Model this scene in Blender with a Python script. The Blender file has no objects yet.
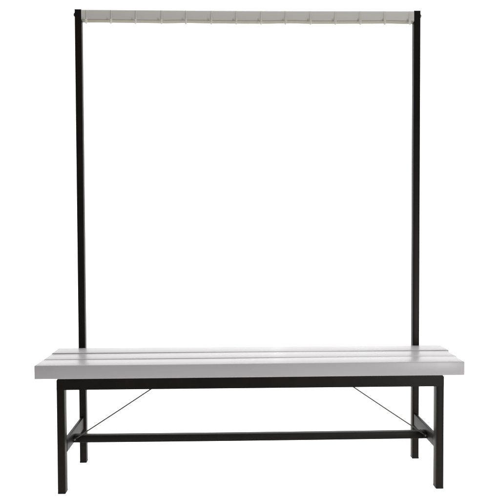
import bpy, bmesh, math
from mathutils import Vector, Matrix

S = bpy.context.scene
C = S.collection

# ------------------------------------------------------------------ materials
def nodes(name):
    m = bpy.data.materials.new(name); m.use_nodes = True
    nt = m.node_tree
    return m, nt, nt.nodes['Principled BSDF']

def painted(name, c_lo, c_hi, r_lo, r_hi, grain, bump, spec=0.5, fine=260.0, coat=0.0):
    """Sprayed paint: base colour wanders a little, gloss is uneven, faint grain relief."""
    m, nt, b = nodes(name)
    N, L = nt.nodes.new, nt.links.new
    tc = N('ShaderNodeTexCoord'); mp = N('ShaderNodeMapping')
    mp.inputs['Scale'].default_value = grain
    L(tc.outputs['Object'], mp.inputs['Vector'])
    n1 = N('ShaderNodeTexNoise'); n1.inputs['Scale'].default_value = 1.0
    n1.inputs['Detail'].default_value = 5; n1.inputs['Roughness'].default_value = 0.6
    L(mp.outputs['Vector'], n1.inputs['Vector'])
    n2 = N('ShaderNodeTexNoise'); n2.inputs['Scale'].default_value = 3.1
    n2.inputs['Detail'].default_value = 3
    L(tc.outputs['Object'], n2.inputs['Vector'])
    mixf = N('ShaderNodeMath'); mixf.operation = 'ADD'
    h1 = N('ShaderNodeMath'); h1.operation = 'MULTIPLY'; h1.inputs[1].default_value = 0.5
    h2 = N('ShaderNodeMath'); h2.operation = 'MULTIPLY'; h2.inputs[1].default_value = 0.5
    L(n1.outputs['Fac'], h1.inputs[0]); L(n2.outputs['Fac'], h2.inputs[0])
    L(h1.outputs[0], mixf.inputs[0]); L(h2.outputs[0], mixf.inputs[1])
    cr = N('ShaderNodeValToRGB')
    cr.color_ramp.elements[0].position = 0.15; cr.color_ramp.elements[0].color = (*c_lo, 1)
    cr.color_ramp.elements[1].position = 0.85; cr.color_ramp.elements[1].color = (*c_hi, 1)
    L(mixf.outputs[0], cr.inputs['Fac']); L(cr.outputs['Color'], b.inputs['Base Color'])
    mr = N('ShaderNodeMapRange')
    mr.inputs['From Min'].default_value = 0.1; mr.inputs['From Max'].default_value = 0.9
    mr.inputs['To Min'].default_value = r_lo; mr.inputs['To Max'].default_value = r_hi
    L(n2.outputs['Fac'], mr.inputs['Value']); L(mr.outputs[0], b.inputs['Roughness'])
    n3 = N('ShaderNodeTexNoise'); n3.inputs['Scale'].default_value = fine
    n3.inputs['Detail'].default_value = 2
    L(tc.outputs['Object'], n3.inputs['Vector'])
    hs = N('ShaderNodeMath'); hs.operation = 'ADD'
    L(n1.outputs['Fac'], hs.inputs[0])
    h3 = N('ShaderNodeMath'); h3.operation = 'MULTIPLY'; h3.inputs[1].default_value = 0.25
    L(n3.outputs['Fac'], h3.inputs[0]); L(h3.outputs[0], hs.inputs[1])
    bp = N('ShaderNodeBump'); bp.inputs['Strength'].default_value = bump
    bp.inputs['Distance'].default_value = 0.001
    L(hs.outputs[0], bp.inputs['Height']); L(bp.outputs['Normal'], b.inputs['Normal'])
    b.inputs['Specular IOR Level'].default_value = spec
    b.inputs['Coat Weight'].default_value = coat
    return m

GRAIN = (2.2, 42.0, 42.0)
M_SEAT = painted('seat_paint', (0.346, 0.335, 0.343), (0.398, 0.388, 0.398), 0.24, 0.34, GRAIN, 0.008, spec=0.15)
M_BAR = painted('rail_paint', (0.525, 0.508, 0.488), (0.585, 0.567, 0.545), 0.45, 0.60, GRAIN, 0.10, spec=0.12)
M_UNDER = painted('rail_underside_darkened', (0.25, 0.232, 0.195), (0.29, 0.268, 0.225), 0.6, 0.8, GRAIN, 0.15, spec=0.03)  # beige underside, shade put into the colour to offset the glowing floor
M_HOOK = painted('hook_plastic', (0.50, 0.48, 0.44), (0.55, 0.525, 0.485), 0.40, 0.50, (30, 30, 30), 0.04, spec=0.25)
M_BLACK = painted('black_powder_coat', (0.0040, 0.0038, 0.0034), (0.0130, 0.0105, 0.0080), 0.36, 0.48,
                  (14, 14, 14), 0.12, spec=0.075, fine=420.0)
M_CAP = painted('black_plastic', (0.004, 0.004, 0.004), (0.007, 0.007, 0.007), 0.40, 0.55, (60, 60, 60), 0.1, spec=0.1)
M_ROD = painted('rod_steel', (0.030, 0.026, 0.020), (0.060, 0.050, 0.036), 0.35, 0.5, (40, 40, 40), 0.1, spec=0.4)
m, nt, b = nodes('bolt_steel')
b.inputs['Base Color'].default_value = (0.17, 0.165, 0.155, 1); b.inputs['Metallic'].default_value = 0.9
b.inputs['Roughness'].default_value = 0.4
M_BOLT = m
# white sweep: emission added so the sheet stays paper white, free of shadow
m, nt, b = nodes('white_sweep_emissive')
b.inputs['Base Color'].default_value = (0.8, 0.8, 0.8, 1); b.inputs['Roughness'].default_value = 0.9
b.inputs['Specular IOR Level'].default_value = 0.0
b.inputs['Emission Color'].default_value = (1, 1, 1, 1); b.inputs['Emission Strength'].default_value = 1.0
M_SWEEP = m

# ------------------------------------------------------------------ mesh helpers
def link(name, bm, mat, parent=None, smooth=True):
    me = bpy.data.meshes.new(name)
    bmesh.ops.recalc_face_normals(bm, faces=bm.faces)
    bm.to_mesh(me); bm.free()
    me.materials.append(mat)
    o = bpy.data.objects.new(name, me); C.objects.link(o)
    if parent: o.parent = parent
    if smooth:
        for p in me.polygons: p.use_smooth = True
        try: me.set_sharp_from_angle(angle=math.radians(38))
        except Exception: pass
    return o

def box(bm, x0, x1, y0, y1, z0, z1, bev=0.0, seg=3, sel=None):
    t = bmesh.new()
    bmesh.ops.create_cube(t, size=1.0)
    for v in t.verts:
        v.co = Vector(((x0 + x1) / 2 + v.co.x * (x1 - x0), (y0 + y1) / 2 + v.co.y * (y1 - y0), (z0 + z1) / 2 + v.co.z * (z1 - z0)))
    if bev:
        es = [e for e in t.edges if sel is None or sel(e)]
        bmesh.ops.bevel(t, geom=es, offset=bev, segments=seg, profile=0.5, affect='EDGES')
    me = bpy.data.meshes.new('tmp'); t.to_mesh(me); t.free(); bm.from_mesh(me); bpy.data.meshes.remove(me)

def cut(bm, axis, n):
    """extra loops so long members can carry a slight bow"""
    xs = [v.co[axis] for v in bm.verts]; a, b_ = min(xs), max(xs)
    for i in range(1, n):
        p = Vector((0, 0, 0)); p[axis] = a + (b_ - a) * i / n
        d = Vector((0, 0, 0)); d[axis] = 1
        bmesh.ops.bisect_plane(bm, geom=bm.verts[:] + bm.edges[:] + bm.faces[:], plane_co=p, plane_no=d)

def vertical(e):
    d = (e.verts[0].co - e.verts[1].co).normalized(); return abs(d.z) > 0.9
def along_x(e):
    d = (e.verts[0].co - e.verts[1].co).normalized(); return abs(d.x) > 0.9
def along_y(e):
    d = (e.verts[0].co - e.verts[1].co).normalized(); return abs(d.y) > 0.9

def tube(bm, pts, r, n=12, cap_round=False):
    rings = []
    P = [Vector(p) for p in pts]
    for i, p in enumerate(P):
        a = P[max(i - 1, 0)]; c = P[min(i + 1, len(P) - 1)]
        t = (c - a).normalized()
        ref = Vector((1, 0, 0)) if abs(t.x) < 0.8 else Vector((0, 1, 0))
        u = t.cross(ref).normalized(); w = t.cross(u)
        rr = r[i] if isinstance(r, (list, tuple)) else r
        rings.append([bm.verts.new(p + (u * math.cos(2 * math.pi * k / n) + w * math.sin(2 * math.pi * k / n)) * rr) for k in range(n)])
    for A, B in zip(rings, rings[1:]):
        for k in range(n): bm.faces.new((A[k], A[(k + 1) % n], B[(k + 1) % n], B[k]))
    bm.faces.new(rings[0][::-1]); bm.faces.new(rings[-1])

def disc_bolt(bm, c, axis, r, h, n=6, dome=True):
    """hex bolt head with washer, axis pointing outwards"""
    ax = Vector(axis); ref = Vector((0, 0, 1)) if abs(ax.z) < 0.5 else Vector((0, 1, 0))
    u = ax.cross(ref).normalized(); w = ax.cross(u); c = Vector(c)
    def ring(rr, hh, k):
        return [bm.verts.new(c + ax * hh + (u * math.cos(2 * math.pi * i / k) + w * math.sin(2 * math.pi * i / k)) * rr) for i in range(k)]
    def skin(rs):
        for A, B in zip(rs, rs[1:]):
            k = len(A)
            for i in range(k): bm.faces.new((A[i], A[(i + 1) % k], B[(i + 1) % k], B[i]))
        bm.faces.new(rs[0][::-1]); bm.faces.new(rs[-1])
    skin([ring(r * 1.35, -0.001, 20), ring(r * 1.35, h * 0.22, 20), ring(r * 1.25, h * 0.3, 20)])
    if n == 6: skin([ring(r, h * 0.25, 6), ring(r, h * 0.9, 6), ring(r * 0.85, h, 6)])
    else: skin([ring(r, h * 0.25, 20), ring(r * 0.92, h * 0.6, 20), ring(r * 0.65, h * 0.88, 20), ring(r * 0.25, h, 20)])

# ------------------------------------------------------------------ dimensions (metres)
ZT, TH = 0.4545, 0.0480            # seat top, slat thickness
ZS = ZT - TH                       # underside of the slats
LX = 0.6786                        # outer half width of front frame
W, D = 0.0262, 0.039               # tube section, width x depth
FY = 0.0115                        # front face of front frame
RY = 0.3512                        # front face of rear posts
H = 1.773
LO, PO, PX = -0.0022, 0.0019, 0.6738
RAILH = 0.0407

bench = bpy.data.objects.new('cloakroom_bench', None); C.objects.link(bench)
bench['label'] = 'tall cloakroom bench with pale grey slatted seat, black steel frame and overhead hook rail'
bench['category'] = 'bench'

# seat: three painted slats
slats = [(-0.75, 0.75, -0.0041, 0.0000, 0.1100), (-0.752, 0.750, 0.0015, 0.1150, 0.2305), (-0.757, 0.752, 0.0078, 0.2355, 0.3485)]
for i, (x0, x1, sx, y0, y1) in enumerate(slats):
    bm = bmesh.new()
    box(bm, x0 + sx, x1 + sx, y0, y1, ZS, ZT + (0, 0.0002, 0.0016)[i], 0.0028, 4)
    cut(bm, 0, 14)
    for v in bm.verts: v.co.z += 0.0006 * math.sin(v.co.x * 3.1 + i * 1.7)
    for v in bm.verts:
        if v.co.z < ZS + 0.0012: v.co.z = max(v.co.z, ZS + 0.0002)
    link('seat_slat', bm, M_SEAT, bench)

# front frame: one top rail with bent corners and two legs below it
bm = bmesh.new()
def outer_top(e):
    return along_y(e) and (e.verts[0].co.z > ZS - 0.003)
box(bm, LO - LX, LO + LX, FY, FY + D, ZS - RAILH, ZS - 0.0004, 0.009, 5, outer_top)
long_edges = [e for e in bm.edges if along_x(e) and e.verts[0].co.z > ZS - 0.02]
bmesh.ops.bevel(bm, geom=long_edges, offset=0.0022, segments=2, profile=0.5, affect='EDGES')
link('top_rail', bm, M_BLACK, bench)
for s in (-1, 1):
    xo = LO + s * LX
    x0, x1 = sorted((xo, xo - s * W))
    bm = bmesh.new(); box(bm, x0, x1, FY, FY + D, 0.005, ZS - RAILH, 0.0012, 2, vertical)
    leg = link('front_leg', bm, M_BLACK, bench)
    bm = bmesh.new(); box(bm, x0 - 0.0004, x1 + 0.0004, FY - 0.0004, FY + D + 0.0004, 0.0, 0.006, 0.0016, 2)
    link('foot_cap', bm, M_CAP, leg)

# rear posts: run from the floor up to the hook rail
for s in (-1, 1):
    xo = PO + s * PX
    x0, x1 = sorted((xo, xo - s * W))
    bm = bmesh.new(); box(bm, x0, x1, RY, RY + D * 0.85, 0.005, H - 0.003, 0.0025, 3, vertical)
    post = link('rear_post', bm, M_BLACK, bench)
    bm = bmesh.new(); box(bm, x0 - 0.0004, x1 + 0.0004, RY - 0.0004, RY + D * 0.85 + 0.0004, 0.0, 0.006, 0.0016, 2)
    link('foot_cap', bm, M_CAP, post)
    bm = bmesh.new(); box(bm, x0 - 0.0003, x1 + 0.0003, RY - 0.0003, RY + D * 0.85 + 0.0003, H - 0.0035, H, 0.0012, 2)
    link('end_cap', bm, M_CAP, post)
    bm = bmesh.new(); disc_bolt(bm, (xo, RY + 0.016, 1.7555), (s, 0, 0), 0.0075, 0.0065, 0)
    link('bolt', bm, M_BOLT if s > 0 else M_CAP, post)

# under-seat side rails joining front and rear, and a rear rail
for s in (-1, 1):
    xo = LO + s * LX
    x0, x1 = sorted((xo - s * 0.001, xo - s * (W - 0.002)))
    bm = bmesh.new(); box(bm, x0, x1, FY + D - 0.001, RY + 0.001, ZS - 0.030, ZS - 0.0004, 0.002, 2, along_y)
    link('side_rail', bm, M_BLACK, bench)

# side stretchers between the legs, and the long stretcher
SZ = 0.1375
for s in (-1, 1):
    xi = s * 0.6535; x0, x1 = sorted((xi, xi + s * 0.013))
    bm = bmesh.new(); box(bm, x0, x1, FY + D - 0.002, RY + 0.002, SZ, SZ + 0.0455, 0.0018, 2, along_y)
    link('side_stretcher', bm, M_BLACK, bench)
bm = bmesh.new(); box(bm, -0.6545, 0.6545, 0.155, 0.184, SZ + 0.0008, SZ + 0.0275, 0.0022, 2, along_x)
cut(bm, 0, 12)
for v in bm.verts: v.co.z -= 0.0012 * (1 - (v.co.x / 0.6545) ** 2)
link('long_stretcher', bm, M_BLACK, bench)

# diagonal brace rods
for s in (-1, 1):
    bm = bmesh.new()
    a = Vector((s * 0.6470, 0.1500, 0.1545)); tx = 0.277 if s > 0 else 0.262; t = Vector((s * tx, 0.1500, 0.4065))
    pts = [a.lerp(t, k / 10) for k in range(11)]
    for k, p in enumerate(pts): p.z -= 0.0015 * math.sin(math.pi * k / 10)
    tube(bm, pts, 0.0024, 10)
    rod = link('brace_rod', bm, M_ROD, bench)
    bm = bmesh.new(); box(bm, s * 0.650 - 0.011, s * 0.650 + 0.011, 0.1480, 0.1555, 0.1420, 0.1620, 0.0015, 2)
    link('bracket', bm, M_BLACK, rod)
    bm = bmesh.new(); disc_bolt(bm, (s * 0.649, 0.1482, 0.1525), (0, -1, 0), 0.0031, 0.004, 0)
    link('bolt', bm, M_BOLT, rod)
    bm = bmesh.new(); box(bm, s * tx - 0.014, s * tx + 0.014, 0.1440, 0.1560, ZS - 0.006, ZS - 0.0003, 0.001, 2)
    link('rod_plate', bm, M_BLACK, rod)

# hook rail between the posts with fourteen hooks
BZ0, BZ1 = H - 0.0415, H - 0.0006
BX0, BX1 = PO - PX + W - 0.0002, PO + PX - W + 0.0002
bm = bmesh.new()
box(bm, BX0, BX1, RY - 0.0006, RY + 0.0455, BZ0, BZ1, 0.0050, 4, along_x)
cut(bm, 0, 16)
for v in bm.verts:
    u = (v.co.x - BX0) / (BX1 - BX0)
    v.co.z -= 0.0014 * math.sin(math.pi * u) ** 2
    if v.co.z < BZ0 + 0.02: v.co.z += 0.0007 * math.sin(u * 23.0) + 0.0005 * math.sin(u * 41.0 + 1.0)
rail = link('hook_rail', bm, M_BAR, bench)
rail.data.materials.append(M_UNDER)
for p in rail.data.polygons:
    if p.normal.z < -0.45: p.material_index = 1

def hook_mesh():
    """flat strap down the face of the rail, turning forward below it into a J with a rounded tip"""
    bm = bmesh.new()
    path = [(0.0035, -0.0030), (0.0012, -0.0022), (-0.0010, -0.0030), (-0.0016, -0.012), (-0.0018, -0.026), (-0.0024, -0.038)]
    r = 0.0085
    cy, cz = -0.0024 - r, -0.0485
    for k in range(0, 10):
        a = math.pi * k / 9
        path.append((cy + r * math.cos(a), cz - r * math.sin(a)))
    path.append((cy - r - 0.0008, cz + 0.003)); path.append((cy - r - 0.0010, cz + 0.006))
    w = [0.0020] * 4 + [0.0023, 0.0028] + [0.0029] * 10 + [0.0031, 0.0026]
    th = [0.0010] * 4 + [0.0013, 0.0020] + [0.0023] * 10 + [0.0026, 0.0018]
    P = [Vector((0, y, z)) for y, z in path]; rings = []
    for i, p in enumerate(P):
        t = (P[min(i + 1, len(P) - 1)] - P[max(i - 1, 0)]).normalized()
        n = Vector((1, 0, 0)).cross(t).normalized()
        rings.append([bm.verts.new(p + Vector((1, 0, 0)) * (w[i] * math.cos(2 * math.pi * k / 10)) + n * (th[i] * math.sin(2 * math.pi * k / 10))) for k in range(10)])
    for A, B in zip(rings, rings[1:]):
        for k in range(10): bm.faces.new((A[k], A[(k + 1) % 10], B[(k + 1) % 10], B[k]))
    bm.faces.new(rings[0][::-1]); bm.faces.new(rings[-1])
    return bm

hooks_x = [-0.6257, -0.5303, -0.4350, -0.3365, -0.2417, -0.1428, -0.0476, 0.0497, 0.1452, 0.2410, 0.3388, 0.4349, 0.5312, 0.6315]
first = link('hook', hook_mesh(), M_HOOK, rail)
for i, x in enumerate(hooks_x):
    h = first if i == 0 else first.copy()
    if i: C.objects.link(h); h.parent = rail
    u = (x - BX0) / (BX1 - BX0)
    h.location = (x, RY - 0.0006, BZ1 - 0.0014 * math.sin(math.pi * u) ** 2)
    h.rotation_euler = (0, math.radians(((i * 37) % 11 - 5) * 0.2), math.radians(((i * 53) % 13 - 6) * 0.5))

# ------------------------------------------------------------------ white surface and backdrop (one curved sweep in two sheets, glow added)
def struct(o): o['kind'] = 'structure'; return o
bm = bmesh.new()
XW, YF, YB, R = 7.0, -0.5, 2.2, 0.8
a = [bm.verts.new(c) for c in ((-XW, YF, 0), (XW, YF, 0), (XW, YB, 0), (-XW, YB, 0))]; bm.faces.new(a)
struct(link('floor', bm, M_SWEEP, smooth=False))
bm = bmesh.new(); prev = None
prof = [(YB + R * math.sin(t * math.pi / 20), R - R * math.cos(t * math.pi / 20)) for t in range(11)] + [(YB + R, 4.5)]
for y, z in prof:
    row = (bm.verts.new((-XW, y, z)), bm.verts.new((XW, y, z)))
    if prev: bm.faces.new((prev[0], prev[1], row[1], row[0]))
    prev = row
struct(link('backdrop', bm, M_SWEEP))

# ------------------------------------------------------------------ light
w = bpy.data.worlds.new('World'); S.world = w; w.use_nodes = True
bg = w.node_tree.nodes['Background']
bg.inputs['Color'].default_value = (1.0, 0.985, 0.97, 1); bg.inputs['Strength'].default_value = 0.36

def area(name, loc, target, sx, sy, power, col=(1, 1, 1)):
    l = bpy.data.lights.new(name, 'AREA'); l.shape = 'RECTANGLE'; l.size = sx; l.size_y = sy; l.energy = power; l.color = col
    o = bpy.data.objects.new(name, l); C.objects.link(o); o.location = loc
    o.rotation_euler = (Vector(target) - Vector(loc)).to_track_quat('-Z', 'Y').to_euler()
    return o
area('softbox', (1.45, -2.3, 0.36), (0.5, 0.0, 0.45), 0.58, 0.58, 35, (1, 0.985, 0.97))
area('overhead_softbox', (0.2, 0.6, 3.6), (0.2, 0.3, 0.0), 2.4, 1.4, 88)
area('seat_streak_light', (0.189, 1.6, 0.75), (0.02, 0.0, 0.5), 0.022, 0.5, 0.03)  # added strip light, unseen against the white, only for the seat-top streak

# ------------------------------------------------------------------ camera
yaw, pitch, roll = 0.0283, 0.0354, -0.0038
fwd = Vector((math.sin(yaw) * math.cos(pitch), math.cos(yaw) * math.cos(pitch), -math.sin(pitch)))
r = Vector((math.cos(yaw), -math.sin(yaw), 0)); u = r.cross(fwd)
r2 = math.cos(roll) * r + math.sin(roll) * u; u2 = -math.sin(roll) * r + math.cos(roll) * u
cam = bpy.data.cameras.new('camera'); co = bpy.data.objects.new('camera', cam); C.objects.link(co)
M = Matrix((r2, u2, -fwd)).transposed().to_4x4(); M.translation = (-0.0795, -2.5776, 0.9419)
co.matrix_world = M
cam.sensor_width = 36; cam.lens = 36 * 745.19 / 500; cam.clip_end = 100; cam.clip_start = 0.05
S.camera = co
S.view_settings.view_transform = 'Standard'; S.view_settings.look = 'None'; S.view_settings.exposure = 0
S.render.engine = 'CYCLES'
